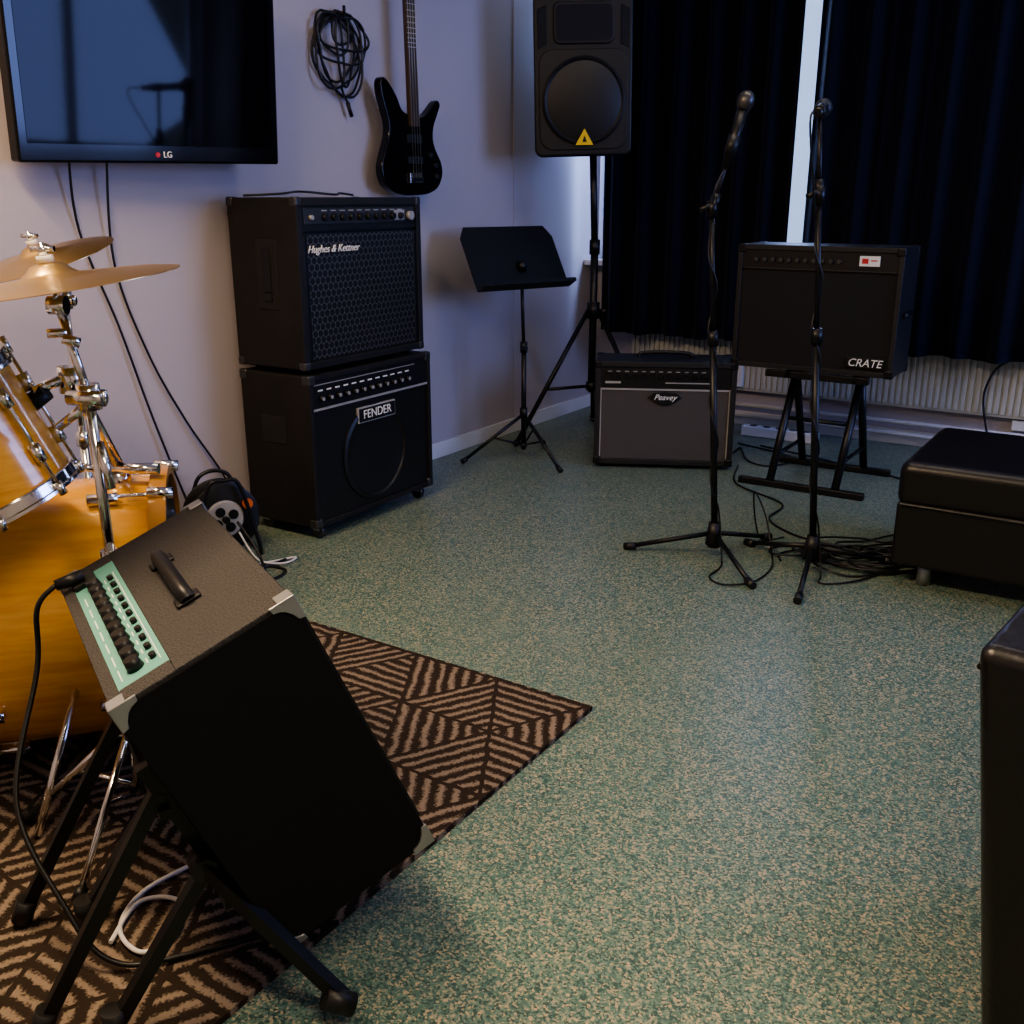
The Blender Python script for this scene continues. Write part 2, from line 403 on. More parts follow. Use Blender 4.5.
B('wall_hanger',(-.02,.02,-.01,.085,1.10,1.13),mBlkM,bg)

# ---------------------------------------------------------------- amp stack
TS=math.radians(58)
st0=Vector((-.705,3.43,0)); mid=st0+Vector((math.cos(TS),math.sin(TS),0))*.355
def grille_circle(parent,x,y,z,R,mat):
    lathe('speaker_ring',[(R,0),(R,.006),(R*.93,.010),(R*.90,.004),(R*.5,-.002),(0,-.004)],mat,parent,(x,y,z),(0,-1,0))
lo=empty('bass_combo_amplifier',mid,TS)
W,D,H,Z=.705,.335,.555,.05
shell(lo,W,D,H,Z,mTolexW)
B('grille',(-W/2+.02,W/2-.02,.010,.022,Z+.02,Z+.43),mGrilleB,lo)
grille_circle(lo,.0,.010,Z+.22,.185,mGrilleB)
B('control_panel',(-W/2+.02,W/2-.02,.006,.03,Z+.435,Z+.535),mBlk,lo)
B('panel_trim',[(-W/2+.02,W/2-.02,.003,.008,Z+.428,Z+.436),(-W/2+.03,W/2-.1,.004,.007,Z+.518,Z+.521)],mSilver,lo)
knobs(lo,[-.29+i*.045 for i in range(12)],.006,Z+.47,.012,mBlkM)
Cc('knob_caps',[((-.29+i*.045,-.0082,Z+.47),(-.29+i*.045,-.0095,Z+.47),.007) for i in range(12)],mSilver,lo)
B('panel_marks',[(-.29+i*.045-.012,-.29+i*.045+.012,.0045,.007,Z+.496,Z+.501) for i in range(12)],mWhite,lo)
B('logo_plate',(-.10,.12,.0,.012,Z+.342,Z+.402),mSilver,lo,bev=.003)
B('logo_field',(-.095,.115,-.001,.006,Z+.347,Z+.397),mBlk,lo)
text('logo','FENDER',.046,mWhite,lo,(.01,-.001,Z+.372))
corners(lo,W,D,H,Z,mDkSteel)
Cc('casters',[((x-.012,y,.024),(x+.012,y,.024),.024) for x in (-.3,.3) for y in (.04,.29)],mDkSteel,lo)
B('caster_forks',[(x-.018,x+.018,y-.012,y+.02,.03,.052) for x in (-.3,.3) for y in (.04,.29)],mSteel,lo,bev=.003)
B('side_handle',(-W/2-.004,-W/2+.01,.12,.24,Z+.30,Z+.40),mMatte,lo,bev=.004)

up=empty('guitar_combo_amplifier',mid+Vector((-.016,.0,0)),TS)
W,D,H,Z=.68,.325,.575,.623
shell(up,W,D,H,Z,mTolexW,fr=.028)
B('grille',(-W/2+.028,W/2-.028,.006,.02,Z+.03,Z+.455),mHex,up)
B('grille_sides',[(-W/2+.028,-W/2+.05,.002,.02,Z+.03,Z+.455),(W/2-.05,W/2-.028,.002,.02,Z+.03,Z+.455)],mBlkM,up,bev=.005)
B('control_panel',(-W/2+.028,W/2-.028,.006,.03,Z+.465,Z+.547),mBlk,up)
B('control_strip',(-W/2+.04,W/2-.04,.0035,.008,Z+.487,Z+.54),mDkSteel,up,bev=.002)
knobs(up,[-.2+i*.046 for i in range(10)],.004,Z+.51,.013,mBlk)
Cc('switches',[((-.27,.004,Z+.51),(-.27,-.008,Z+.51),.008),((.27,.004,Z+.51),(.27,-.012,Z+.51),.016)],mSilver,up)
B('panel_marks',[(-.2+i*.046-.013,-.2+i*.046+.013,.002,.004,Z+.53,Z+.534) for i in range(10)]+[(.18,.24,.001,.004,Z+.495,Z+.53)],mSilver,up)
text('logo','Hughes & Kettner',.036,mWhite,up,(-.16,.003,Z+.405),shear=.4)
corners(up,W,D,H,Z,mDkSteel,s=.03)
B('side_handle',[(-W/2-.003,-W/2+.01,.10,.20,Z+.20,Z+.44)],mMatte,up,bev=.006)
B('side_handle_grip',[(-W/2-.008,-W/2,.13,.165,Z+.23,Z+.26),(-W/2-.008,-W/2,.13,.165,Z+.26,Z+.41)],mBlk,up,bev=.004)
Cc('feet',[((x,y,.605),(x,y,.625),.015) for x in (-.28,.28) for y in (.05,.28)],mRub,up)
tube('cable_on_top',[(-.30,.28,Z+H+.006),(-.2,.2,Z+H+.012),(-.05,.25,Z+H+.02),(.1,.22,Z+H+.01),(.2,.28,Z+H+.015),(.3,.3,Z+H+.008)],.004,mRub,up)

# ---------------------------------------------------------------- cable reel
cr=empty('cable_reel',(-1.01,3.31,0),math.radians(30))
for k,y in enumerate((-.045,.045)):
    lathe('flange',[(.0,-.004),(.115,-.004),(.122,0),(.115,.004),(0,.004)],mBlk,cr,(0,y,.145),(0,-1,0))
lathe('hub_face',[(.0,.008),(.06,.008),(.066,.0)],mSilver,cr,(0,-.05,.145),(0,-1,0))
Cc('sockets',[((.032*math.cos(t),-.058,.145+.032*math.sin(t)),(.032*math.cos(t),-.063,.145+.032*math.sin(t)),.017) for t in (.5,2.1,3.6,5.2)],mBlkM,cr)
Cc('socket_lid',[((.08,-.050,.19),(.08,-.06,.19),.018),((-.08,-.050,.11),(-.08,-.06,.11),.015)],mOr,cr)
for k in range(5): 
    lathe('wound_cable',[(.085+.001*k,-.006),(.093,0),(.085,.006)],mRub,cr,(0,-.032+k*.016,.145),(0,-1,0))
tube('frame',[(-.11,-.07,.008),(-.09,-.07,.12),(-.05,-.07,.27),(0,-.07,.285),(.05,-.07,.27),(.09,-.07,.12),(.11,-.07,.008),(.11,.07,.008),(.09,.07,.12),(.05,.07,.27),(-.05,.07,.27),(-.09,.07,.12),(-.11,.07,.008)],.007,mBlkM,cr)
Cc('axle',[((0,-.075,.145),(0,.075,.145),.012)],mBlkM,cr)
fc=empty('floor_cables_by_wall')
tube('cable_1',[(-.93,3.22,.15),(-.86,3.18,.06),(-.83,3.10,.008),(-.91,2.98,.008),(-1.04,2.96,.008),(-.98,3.08,.008),(-.84,3.16,.008),(-.78,3.24,.008)],.005,mRub,fc)
tube('cable_2',[(-.93,3.23,.11),(-.86,3.18,.03),(-.78,3.20,.008),(-.75,3.26,.008),(-.82,3.22,.008),(-.98,3.12,.008),(-1.10,3.06,.008)],.0035,mCabW,fc)
tube('cable_3',[(-.93,3.06,.006),(-.86,3.0,.006),(-.78,3.06,.006),(-.76,3.14,.006),(-.84,3.18,.006),(-.94,3.14,.006),(-1.03,3.04,.006)],.005,mRub,fc)

# ---------------------------------------------------------------- music stand
ms=empty('music_stand',(.055,4.65,0))
feet=[(.30*math.cos(math.radians(t)),.30*math.sin(math.radians(t))) for t in (198,303,70)]
Cc('tripod_legs',[((0,0,.22),(x,y,.014),.008) for x,y in feet]+[((x*.0,y*.0,.07),(x*.52,y*.52,.118),.005) for x,y in feet],mBlkM,ms)
Cc('leg_tips',[((x*.94,y*.94,.024),(x*1.03,y*1.03,.010),.012) for x,y in feet],mRub,ms)
Cc('pole',[((0,0,.05),(0,0,.55),.012),((0,0,.5),(-.012,0,.90),.0085),((0,0,.51),(0,0,.56),.017),((0,0,.20),(0,0,.25),.018),((0,0,.06),(0,0,.08),.016)],mBlkM,ms)
Cc('knobs',[((0,-.015,.535),(.01,-.045,.535),.010),((-.01,0,.88),(-.01,0,.92),.02)],mBlk,ms)
dk=bpy.data.objects.new('desk_pivot',None); link(dk,ms)
dk.rotation_euler=(math.radians(-31),math.radians(0),math.radians(37)); dk.location=(-.045,.018,.937)
bm=bmesh.new(); o2=[(-.26,-.155),(.26,-.155),(.26,.10),(.225,.155),(-.225,.155),(-.26,.10)]
a=[bm.verts.new((x,-.0015,z)) for x,z in o2]; b_=[bm.verts.new((x,.0015,z)) for x,z in o2]
bm.faces.new(a); bm.faces.new(b_[::-1])
for i in range(6): bm.faces.new((a[i],b_[i],b_[(i+1)%6],a[(i+1)%6]))
fin('desk',bm,mBlkM,dk)
B('desk_lip',[(-.26,.26,-.06,0,-.158,-.154),(-.26,.26,-.062,-.058,-.158,-.142)],mBlkM,dk,bev=.001)
B('desk_bracket',(-.03,.03,.0015,.02,-.08,.05),mBlk,dk,bev=.004)

# ---------------------------------------------------------------- PA speaker on tripod
pa=empty('loudspeaker_on_tripod',(.405,5.06,0),math.radians(4))
Cc('pole',[((0,0,.25),(0,0,1.0),.019),((0,0,.95),(-.02,0,1.42),.0165),((0,0,.93),(0,0,1.0),.026)],mBlkM,pa)
Cc('hub',[((0,0,.62),(0,0,.70),.032),((0,0,.26),(0,0,.30),.028),((.02,-.02,.66),(.06,-.05,.66),.010)],mBlk,pa)
ft=[(.42*math.cos(math.radians(t)),.42*math.sin(math.radians(t))) for t in (200,80,318)]
Cc('legs',[((x*.07,y*.07,.66),(x,y,.018),.012) for x,y in ft]+[((x*.06,y*.06,.28),(x*.6,y*.6,.28),.008) for x,y in ft],mBlkM,pa)
Cc('feet',[((x*.97,y*.97,.03),(x*1.03,y*1.03,.014),.017) for x,y in ft],mRub,pa)
sp=bpy.data.objects.new('speaker_pivot',None); link(sp,pa); sp.location=(-.09,-.12,1.378); sp.rotation_euler=(math.radians(2),math.radians(-1.5),0)
def prism(name,outl,y0,y1,mat,parent,bev=.02,back=1.0,seg=3):
    bm=bmesh.new(); cx=sum(p[0] for p in outl)/len(outl)
    a=[bm.verts.new((x,y0,z)) for x,z in outl]; b=[bm.verts.new((cx+(x-cx)*back,y1,z)) for x,z in outl]
    bm.faces.new(a); bm.faces.new(b[::-1]); n=len(outl)
    for i in range(n): bm.faces.new((a[i],b[i],b[(i+1)%n],a[(i+1)%n]))
    return fin(name,bm,mat,parent,bev=bev,seg=seg)
def rrect(x0,x1,z0,z1,r,n=5):
    o=[]
    for cx,cz,t0 in ((x1-r,z1-r,0),(x0+r,z1-r,90),(x0+r,z0+r,180),(x1-r,z0+r,270)):
        for i in range(n+1):
            t=math.radians(t0+90*i/n); o.append((cx+r*math.cos(t),cz+r*math.sin(t)))
    return o
prism('cabinet',rrect(-.225,.225,0,.675,.035),-.07,.28,mBlk,sp,bev=.014,back=.68)
prism('woofer_grille',rrect(-.2,.2,.03,.45,.06),-.076,-.06,mGrilleB,sp,bev=.004)
lathe('woofer_dome',[(.188,0),(.188,.010),(.178,.016),(.168,.010),(.12,.018),(.05,.022),(0,.023)],mGrilleB,sp,(0,-.074,.235),(0,-1,0))
prism('horn_frame',rrect(-.135,.135,.47,.64,.03),-.082,-.06,mBlk,sp,bev=.006)
bm=bmesh.new(); r0=rrect(-.125,.125,.482,.628,.025); r1=rrect(-.03,.03,.53,.58,.01)
a=[bm.verts.new((x,-.0835,z)) for x,z in r0]; b=[bm.verts.new((x,-.0825,z)) for x,z in r1]
for i in range(len(a)): bm.faces.new((a[i],a[(i+1)%len(a)],b[(i+1)%len(a)],b[i]))
bm.faces.new(b)
fin('horn_mouth',bm,mMatte,sp)
prism('side_grips',[(-.205,.45),(-.165,.47),(-.165,.63),(-.205,.61)],-.074,-.05,mMatte,sp,bev=.004)
prism('side_grips',[(.205,.45),(.165,.47),(.165,.63),(.205,.61)],-.074,-.05,mMatte,sp,bev=.004)
prism('warning_sticker',[(-.04,.05),(.04,.05),(0,.12)],-.0995,-.086,mYel,sp,bev=0)
prism('sticker_mark',[(-.010,.063),(.010,.063),(0,.09)],-.101,-.099,mBlk,sp,bev=0)

# ---------------------------------------------------------------- grey-grille combo
pv=empty('guitar_combo_amplifier.001',(.69,4.46,0),math.radians(-6.4))
W,D,H,Z=.63,.26,.475,.02
shell(pv,W,D,H,Z,mTolex,fr=.025)
B('grille',(-W/2+.025,W/2-.025,.012,.022,Z+.025,Z+.345),mGrey,pv)
B('grille_trim',[(-W/2+.025,W/2-.025,.006,.014,Z+.345,Z+.353),(-W/2+.025,-W/2+.03,.006,.014,Z+.025,Z+.345),(W/2-.03,W/2-.025,.006,.014,Z+.025,Z+.345)],mSilver,pv)
B('control_panel',(-W/2+.025,W/2-.025,.006,.03,Z+.355,Z+.448),mBlk,pv)
knobs(pv,[-.25+i*.038 for i in range(13)],.006,Z+.41,.011,mBlkM)
B('panel_marks',[(-.25+i*.038-.009,-.25+i*.038+.009,.004,.007,Z+.428,Z+.432) for i in range(13)]+[(-.27,-.2,.004,.007,Z+.375,Z+.385),(.0,.2,.004,.007,Z+.378,Z+.383)],mSilver,pv)
prism('logo_badge',[(-.075,.335),(-.045,.315),(-.02,.30),(.02,.30),(.045,.315),(.075,.335),(.05,.355),(.0,.362),(-.05,.355)],.0,.012,mBlk,pv,bev=.003)
text('logo','Peavey',.036,mWhite,pv,(0,-.002,Z+.315),shear=.4)
corners(pv,W,D,H,Z,mBlkM)
tube('handle',[(-.12,.13,Z+H),(-.11,.13,Z+H+.02),(0,.13,Z+H+.026),(.11,.13,Z+H+.02),(.12,.13,Z+H)],.009,mBlk,pv)
Cc('feet',[((x,y,0),(x,y,.022),.018) for x in (-.26,.26) for y in (.05,.21)],mRub,pv)

# ---------------------------------------------------------------- black combo + stand
ct=empty('guitar_combo_amplifier.002',(1.262,4.25,.487),TH)
W,D,H,Z=.69,.27,.52,0
shell(ct,W,D,H,Z,mTolex,fr=.022)
B('grille',(-W/2+.022,W/2-.022,.012,.022,.022,.415),mMatte,ct)
B('control_panel',(-W/2+.022,W/2-.022,.006,.03,.42,.498),mBlk,ct)
B('panel_line',[(-W/2+.03,W/2-.03,.004,.007,.422,.425)],mDkSteel,ct)
knobs(ct,[-.26+i*.035 for i in range(11)],.006,.46,.010,mDkSteel)
B('sticker',(.17,.25,.0,.008,.445,.485),mWhite,ct)
B('sticker_print',[(.18,.205,-.001,.002,.455,.475),(.215,.24,-.001,.002,.465,.470)],mRed,ct)
B('logo_plate',(.15,.31,.004,.014,.032,.078),mBlk,ct,bev=.004)
text('logo','CRATE',.045,mWhite,ct,(.23,.002,.055),shear=.25)
corners(ct,W,D,H,Z,mBlkM)
Cc('side_bumper',[((W/2+.004,.06,.25),(W/2+.004,.2,.25),.012)],mBlk,ct)
as_=empty('amplifier_stand',(1.262,4.25,0),TH)
B('foot_bars',[(-.22,.32,-.155,-.125,0,.03),(-.22,.32,.29,.32,0,.03)],mBlkM,as_,bev=.005)
lg=[]
for x in (-.08,.20):
    lg+=[((x,-.14,.03),(x,.10,.46),.017),((x,.305,.03),(x,.11,.46),.017),((x-.0,-.085,.13),(x,.26,.13),.009)]
Cc('legs',lg,mBlkM,as_)
B('top_rails',[(-.18,.26,-.02,.01,.455,.485),(-.18,.26,.2,.23,.455,.485),(-.095,-.065,-.02,.23,.455,.485),(.185,.215,-.02,.23,.455,.485)],mBlkM,as_,bev=.004)
Cc('cross_bar',[((-.08,.0,.28),(.20,.0,.28),.009)],mBlkM,as_)

# ---------------------------------------------------------------- microphone stands
def micstand(name,base,ang,clutch,tip,mic_dir,R=.3):
    e=empty(name,(base[0],base[1],0))
    fs=[(R*math.cos(math.radians(t)),R*math.sin(math.radians(t))) for t in ang]
    Cc('legs',[((x*.08,y*.08,.085),(x,y,.013),.0085) for x,y in fs],mBlkM,e)
    Cc('leg_tips',[((x*.9,y*.9,.018),(x*1.04,y*1.04,.013),.013) for x,y in fs],mRub,e)
    Cc('hub',[((0,0,.05),(0,0,.13),.03,.02),((0,0,.04),(0,0,.055),.022)],mBlk,e)
    cl=Vector(clutch)-Vector((base[0],base[1],0)); tp=Vector(tip)-Vector((base[0],base[1],0))
    b0=Vector((0,0,.1)); m=b0.lerp(cl,.62)
    Cc('mast',[(b0,m,.0115),(m,cl,.0085),(m-(cl-b0)*.02,m+(cl-b0)*.025,.018),(cl-Vector((0,0,.02)),cl+Vector((0,0,.03)),.017)],mBlkM,e)
    d=(tp-cl).normalized(); Cc('boom',[(cl-d*.03,tp,.007),(cl,cl+d*.05,.015),(cl+Vector((-.04,-.015,.0)),cl+Vector((.01,0,.02)),.009)],mBlkM,e)
    md=Vector(mic_dir).normalized(); p0=tp-md*.03
    Cc('mic_clip',[(p0-md*.01,p0+md*.05,.017,.019)],mBlk,e)
    Cc('mic_body',[(p0-md*.05,p0+md*.13,.011,.018)],mBlkM,e)
    lathe('mic_head',[(.018,.0),(.024,.010),(.0265,.024),(.024,.040),(.016,.050),(.006,.054),(0,.0545)],mDkSteel,e,p0+md*.128,md,seg=24)
    pts=[p0-md*.05]
    pts.append(p0-md*.09+Vector((-.02,-.02,-.03)))
    for k in range(1,14):
        t=k/14; c=cl.lerp(b0,t); pts.append(c+Vector((.015*math.cos(k*1.9),.015*math.sin(k*1.9),0)))
    pts.append(Vector((.02,-.05,.02))); pts.append(Vector((.0,-.12,.006)))
    return e,pts
e,p=micstand('microphone_stand',(.700,3.28),(165,283,38),(.628,3.28,1.16),(.680,3.28,1.36),(.22,.02,.8))
p+=[(-.05,-.2,.006),(-.02,-.27,.006),(.08,-.25,.006),(.17,-.13,.006),(.21,.02,.01),(.2,.1,.12),(.16,.13,.2),(.2,.16,.02),(.3,.2,.006)]
tube('cable',p,.0032,mRub,e)
e,p=micstand('microphone_stand.001',(1.00,3.14),(120,247,12),(.920,3.14,1.20),(.900,3.14,1.44),(.30,.8,.12))
p+=[(.12,-.1,.006),(.3,.02,.006),(.42,.12,.006)]
tube('cable',p,.0032,mRub,e)
fc=empty('floor_cables')
for n in range(5):
    pts=[]; cx=1.22+random.uniform(-.1,.12); cy=3.3+random.uniform(-.1,.12)
    for k in range(20):
        t=k*.75+n; r=.12+.06*math.sin(k*1.3+n)
        pts.append((cx+r*1.4*math.cos(t),cy+r*.8*math.sin(t),.006+.007*(k%3)))
    tube('loop_%d'%n,pts,.0038,mRub,fc)
tube('run_1',[(1.05,4.5,.006),(.98,4.2,.006),(1.1,3.9,.006),(1.0,3.7,.006),(1.05,3.5,.006),(1.2,3.35,.006)],.0042,mRub,fc)
tube('run_2',[(1.25,4.9,.006),(1.5,4.6,.006),(1.75,4.2,.006),(1.6,3.9,.006),(1.7,3.75,.006)],.0042,mRub,fc)
tube('run_3',[(1.08,4.75,.006),(1.14,4.85,.006),(1.12,4.6,.006),(1.2,4.5,.006),(1.35,4.65,.006),(1.15,4.95,.006)],.0042,mRub,fc)
tube('hanging_cable',[RW(2.25,-.1,.47),RW(2.2,-.1,.42),RW(2.17,-.1,.3),RW(2.2,-.1,.15),RW(2.25,-.12,.006),RW(2.2,-.25,.006)],.005,mRub,fc)

# ---------------------------------------------------------------- leather bench and armchair
be=empty('leather_ottoman',RW(2.222,-2.05,0),TH)
B('cushion',(0,1.2,0,.62,.27,.415),mLeather,be,bev=.035,seg=5)
B('base',(.004,1.196,.004,.616,.075,.285),mLeather,be,bev=.015,seg=3)
tube('seam',[(.02,-.001,.275),(.6,-.002,.275),(1.18,-.001,.275)],.003,mLeather,be,smooth=False)
Cc('feet',[((x,y,0),(x,y,.080),.022) for x in (.1,1.1) for y in (.08,.54)],mSteel,be,seg=20)
ar=empty('leather_armchair',RW(2.738,-4.092,0),TH-math.radians(7))
bm=bmesh.new(); vs=addbox(bm,(0,.2,0,.78,.06,.72))
for v in vs:
    if v.co.z<.1: v.co.x+=.085; v.co.y+=.02
fin('backrest',bm,mLeather,ar,bev=.02,seg=4)
tube('backrest_piping',[(.006,.012,.69),(.006,.4,.69),(.006,.77,.69)],.004,mLeather,ar,smooth=False)
B('arm_near',(.2,.85,.02,.18,.06,.60),mLeather,ar,bev=.025,seg=4)
B('arm_far',(.2,.85,.60,.76,.06,.60),mLeather,ar,bev=.025,seg=4)
B('seat_cushion',(.2,.85,.185,.595,.28,.43),mLeather,ar,bev=.03,seg=4)
B('seat_base',(.2,.83,.185,.595,.07,.28),mLeather,ar,bev=.01)
Cc('feet',[((x,y,0),(x,y,.065),.02) for x in (.15,.78) for y in (.09,.69)],mSteel,ar)

# ---------------------------------------------------------------- drums
G=.012
bd=empty('bass_drum',(0,0,G))
ax=Vector((.965,.262,0)).normalized(); cR=Vector((-.775,2.13,.312)); L=.46
cL_=cR-ax*L; q=ax.to_track_quat('Z','Y')
lathe('shell',[(.27,0),(.285,0),(.285,L),(.27,L),(.27,0)],mWood,bd,cL_,ax,seg=72)
for z in (-.015,L-.02):
    lathe('hoop',[(.283,z),(.302,z),(.302,z+.035),(.283,z+.035),(.283,z)],mWood2,bd,cL_,ax,seg=72)
lathe('head_batter',[(0,-.004),(.284,-.004)],mSkin,bd,cL_,ax)
lathe('head_front',[(0,L+.004),(.284,L+.004)],mBlk,bd,cL_,ax)
lg=[];rd=[];cl=[]
for k in range(8):
    t=math.radians(22.5+45*k); d=q@Vector((math.cos(t),math.sin(t),0))
    for z in (.11,.35):
        c=cL_+ax*z+d*.297; lg.append((c-ax*.03,c+ax*.03,.013)); rd.append((c-ax*.0,c-d*.015,.01))
    rd+=[(cL_+ax*.10+d*.303,cL_-ax*.03+d*.303,.0045),(cL_+ax*.36+d*.303,cL_+ax*(L+.03)+d*.303,.0045)]
    cl+=[(cL_-ax*.03+d*.303,cL_+ax*.022+d*.308,.012),(cL_+ax*(L+.03)+d*.303,cL_+ax*(L-.022)+d*.308,.012)]
Cc('lugs',lg,mChrome,bd); Cc('tension_rods',rd,mChrome,bd); Cc('claws',cl,mChrome,bd)
Cc('spurs',[((-.88,1.83,.25),(-.92,1.66,.006),.008),((-.92,2.33,.25),(-.86,2.48,.006),.008),((-1.13,1.80,.25),(-1.17,1.68,.006),.008)],mChrome,bd)
Cc('tom_mount',[((-.86,2.10,.57),(-.86,2.10,.63),.03),((-.85,2.10,.62),(-.845,1.90,.86),.013),((-.845,1.90,.83),(-.845,1.90,.88),.022),((-.845,1.90,.86),(-.90,1.86,.84),.010),((-.86,2.08,.63),(-.76,2.08,.63),.012),((-.86,2.0,.65),(-.91,2.0,.66),.008)],mChrome,bd)
Cc('pedal_frame',[((-1.22,1.85,.02),(-1.02,1.58,.02),.009),((-1.25,1.9,.02),(-1.22,1.70,.03),.009)],mChrome,bd)

tm=empty('tom_drum',(0,0,0))
ax2=Vector((-.36,-.12,.92)).normalized(); c0=Vector((-1.02,1.80,.757))-ax2*.12; q2=ax2.to_track_quat('Z','Y')
lathe('shell',[(.14,0),(.15,0),(.15,.24),(.14,.24),(.14,0)],mWood,tm,c0,ax2,seg=56)
for z in (-.012,.222): lathe('rim',[(.151,z),(.160,z),(.160,z+.006),(.156,z+.008),(.156,z+.026),(.160,z+.03),(.151,z+.03),(.151,z)],mChrome,tm,c0,ax2,seg=56)
lathe('head_top',[(0,.243),(.151,.243)],mSkin,tm,c0,ax2); lathe('head_bottom',[(0,-.003),(.151,-.003)],mSkin,tm,c0,ax2)
lg=[];rd=[]
for k in range(8):
    t=math.radians(45*k+10); d=q2@Vector((math.cos(t),math.sin(t),0))
    for z in (.05,.16):
        c=c0+ax2*z+d*.158; lg.append((c,c+ax2*.035,.011))
    rd+=[(c0-ax2*.012+d*.160,c0+ax2*.26+d*.160,.0035),(c0+ax2*.235+d*.160,c0+ax2*.268+d*.160,.008),(c0-ax2*.02+d*.160,c0+ax2*.005+d*.160,.008)]
Cc('lugs',lg,mChrome,tm); Cc('tension_rods',rd,mChrome,tm)
Cc('mount_bracket',[((-.93,1.86,.81),(-.88,1.87,.85),.018)],mBlk,tm)

def cymbal(parent,c,axv,R,name='cymbal'):
    lathe(name,[(.0,.022),(.012,.022),(.028,.018),(.04,.006),(.05,.0),(R*.5,-.004),(R*.85,-.010),(R,-.015),(R,-.0162),(R*.85,-.0112),(R*.5,-.0052),(.05,-.0012),(.04,.0048),(.028,.0165),(0,.0208)],mBronze,parent,c,axv,seg=72)
def cymstand(name,base,clamp,top,axv,R,legs,rb=.25):
    e=empty(name,(0,0,G)); b=Vector(base)
    fs=[(b.x+rb*math.cos(math.radians(t)),b.y+rb*math.sin(math.radians(t))) for t in legs]
    Cc('tripod_legs',[((b.x,b.y,.24),(x,y,.012),.007) for x,y in fs]+[((b.x,b.y,.09),(b.x+(x-b.x)*.5,b.y+(y-b.y)*.5,.126),.005) for x,y in fs],mChrome,e)
    Cc('leg_tips',[((b.x+(x-b.x)*.93,b.y+(y-b.y)*.93,.03),(x,y,.012),.012) for x,y in fs],mRub,e)
    cl=Vector(clamp); tp=Vector(top); a=Vector(axv).normalized()
    Cc('mast',[((b.x,b.y,.08),(b.x,b.y,.56),.0125),((b.x,b.y,.5),cl,.0095),((b.x,b.y,.54),(b.x,b.y,.58),.018),((b.x,b.y,.22),(b.x,b.y,.26),.018)],mChrome,e)
    Cc('clamp',[(cl-Vector((0,0,.022)),cl+Vector((0,0,.022)),.020),(cl+Vector((-.03,-.01,0)),cl+Vector((.035,-.02,.0)),.013),(cl+Vector((.03,-.02,-.012)),cl+Vector((.035,-.02,.015)),.006)],mChrome,e)
    tb=tp-a*.05; Cc('tilter',[(cl,tb,.0075),(tb-Vector((.015,0,0)),tb+Vector((.015,0,0)),.016),(tb,tp+a*.055,.0035),(tb+(cl-tb)*.3,tb+(cl-tb)*.3+Vector((-.03,-.01,.0)),.008)],mChrome,e)
    Cc('felt',[(tp+a*.022,tp+a*.034,.014),(tp-a*.012,tp,.014)],mSkin,e)
    Cc('wing_nut',[(tp+a*.035,tp+a*.05,.008),(tp+a*.045-Vector((.02,0,0)),tp+a*.045+Vector((.02,0,0)),.005)],mChrome,e)
    cymbal(e,tp,a,R); return e
e=cymstand('cymbal_stand',(-.725,1.70),(-.728,1.70,.86),(-.785,1.74,1.060),(-.125,-.04,.99),.212,(178,262,40),.24)
Cc('tom_arm',[((-.74,1.70,.84),(-.80,1.73,.80),.008),((-.72,1.70,.78),(-.70,1.68,.70),.008),((-.735,1.71,.95),(-.76,1.70,.96),.009)],mChrome,e)
cymstand('cymbal_stand.001',(-1.17,2.66),(-1.17,2.66,.93),(-1.16,2.52,1.055),(-.20,-.20,.95),.18,(100,215,330),.22)

# ---------------------------------------------------------------- tilted combo amp on stand (foreground)
ang=math.radians(23.5); h=Vector((.864,.504,0)).normalized(); e3=Vector((-h.y,h.x,0)); Zu=Vector((0,0,1))
e1=h*math.cos(ang)+Zu*math.sin(ang); e2=h*math.sin(ang)-Zu*math.cos(ang)
Dp=Vector((-.523,1.162,.561)); Fp=Dp+e2*.51
ta=empty('keyboard_combo_amplifier')
X,Y_,Zc=e1,e3,-e2
ta.matrix_world=Matrix(((X.x,Y_.x,Zc.x,Fp.x),(X.y,Y_.y,Zc.y,Fp.y),(X.z,Y_.z,Zc.z,Fp.z),(0,0,0,1)))
Dd,Ww,Hh=.275,.53,.51; k=.003
B('cabinet_body',(0,Dd,.004,Ww-.004,0,Hh-.003),mFleck,ta,bev=.006,seg=3)
B('side_panels',[(0.0,Dd,0,.006,0,Hh-.006),(0,Dd,Ww-.006,Ww,0,Hh-.006)],mSide,ta,bev=.002)
B('top_covering',[(.095,Dd-.001,.002,Ww-.002,Hh-.01,Hh),(0.001,.02,.002,Ww-.002,Hh-.01,Hh),(.02,.095,.002,.04,Hh-.01,Hh),(.02,.095,Ww-.04,Ww-.002,Hh-.01,Hh)],mFleck,ta,bev=.002)
B('front_grille',(Dd-.002,Dd+.006,.03,Ww-.03,.03,Hh-.03),mGrilleB,ta)
B('control_panel',(.018,.095,.038,Ww-.038,Hh-.006,Hh-.0015),mTeal,ta)
kn=[]
for i in range(11): kn.append(((.052,.075+i*.034,Hh-.002),(.052,.075+i*.034,Hh+.015),.013,.010))
for i in range(11): kn.append(((.079,.075+i*.034,Hh-.002),(.079,.075+i*.034,Hh+.006),.005,.005))
Cc('knobs',kn,mBlk,ta)
B('panel_marks',[(.068,.070,.067+i*.034,.083+i*.034,Hh-.0015,Hh-.0008) for i in range(11)]+[(.028,.030,.06+i*.05,.095+i*.05,Hh-.0015,Hh-.0008) for i in range(7)]+[(.086,.0875,.06,.44,Hh-.0015,Hh-.0008)],mWhite,ta)
B('power_inlet',(.022,.06,.44,.485,Hh-.004,Hh+.008),mBlk,ta,bev=.002)
B('handle_plates',[(.14,.18,.16,.19,Hh,Hh+.006),(.14,.18,.34,.37,Hh,Hh+.006)],mBlk,ta,bev=.004)
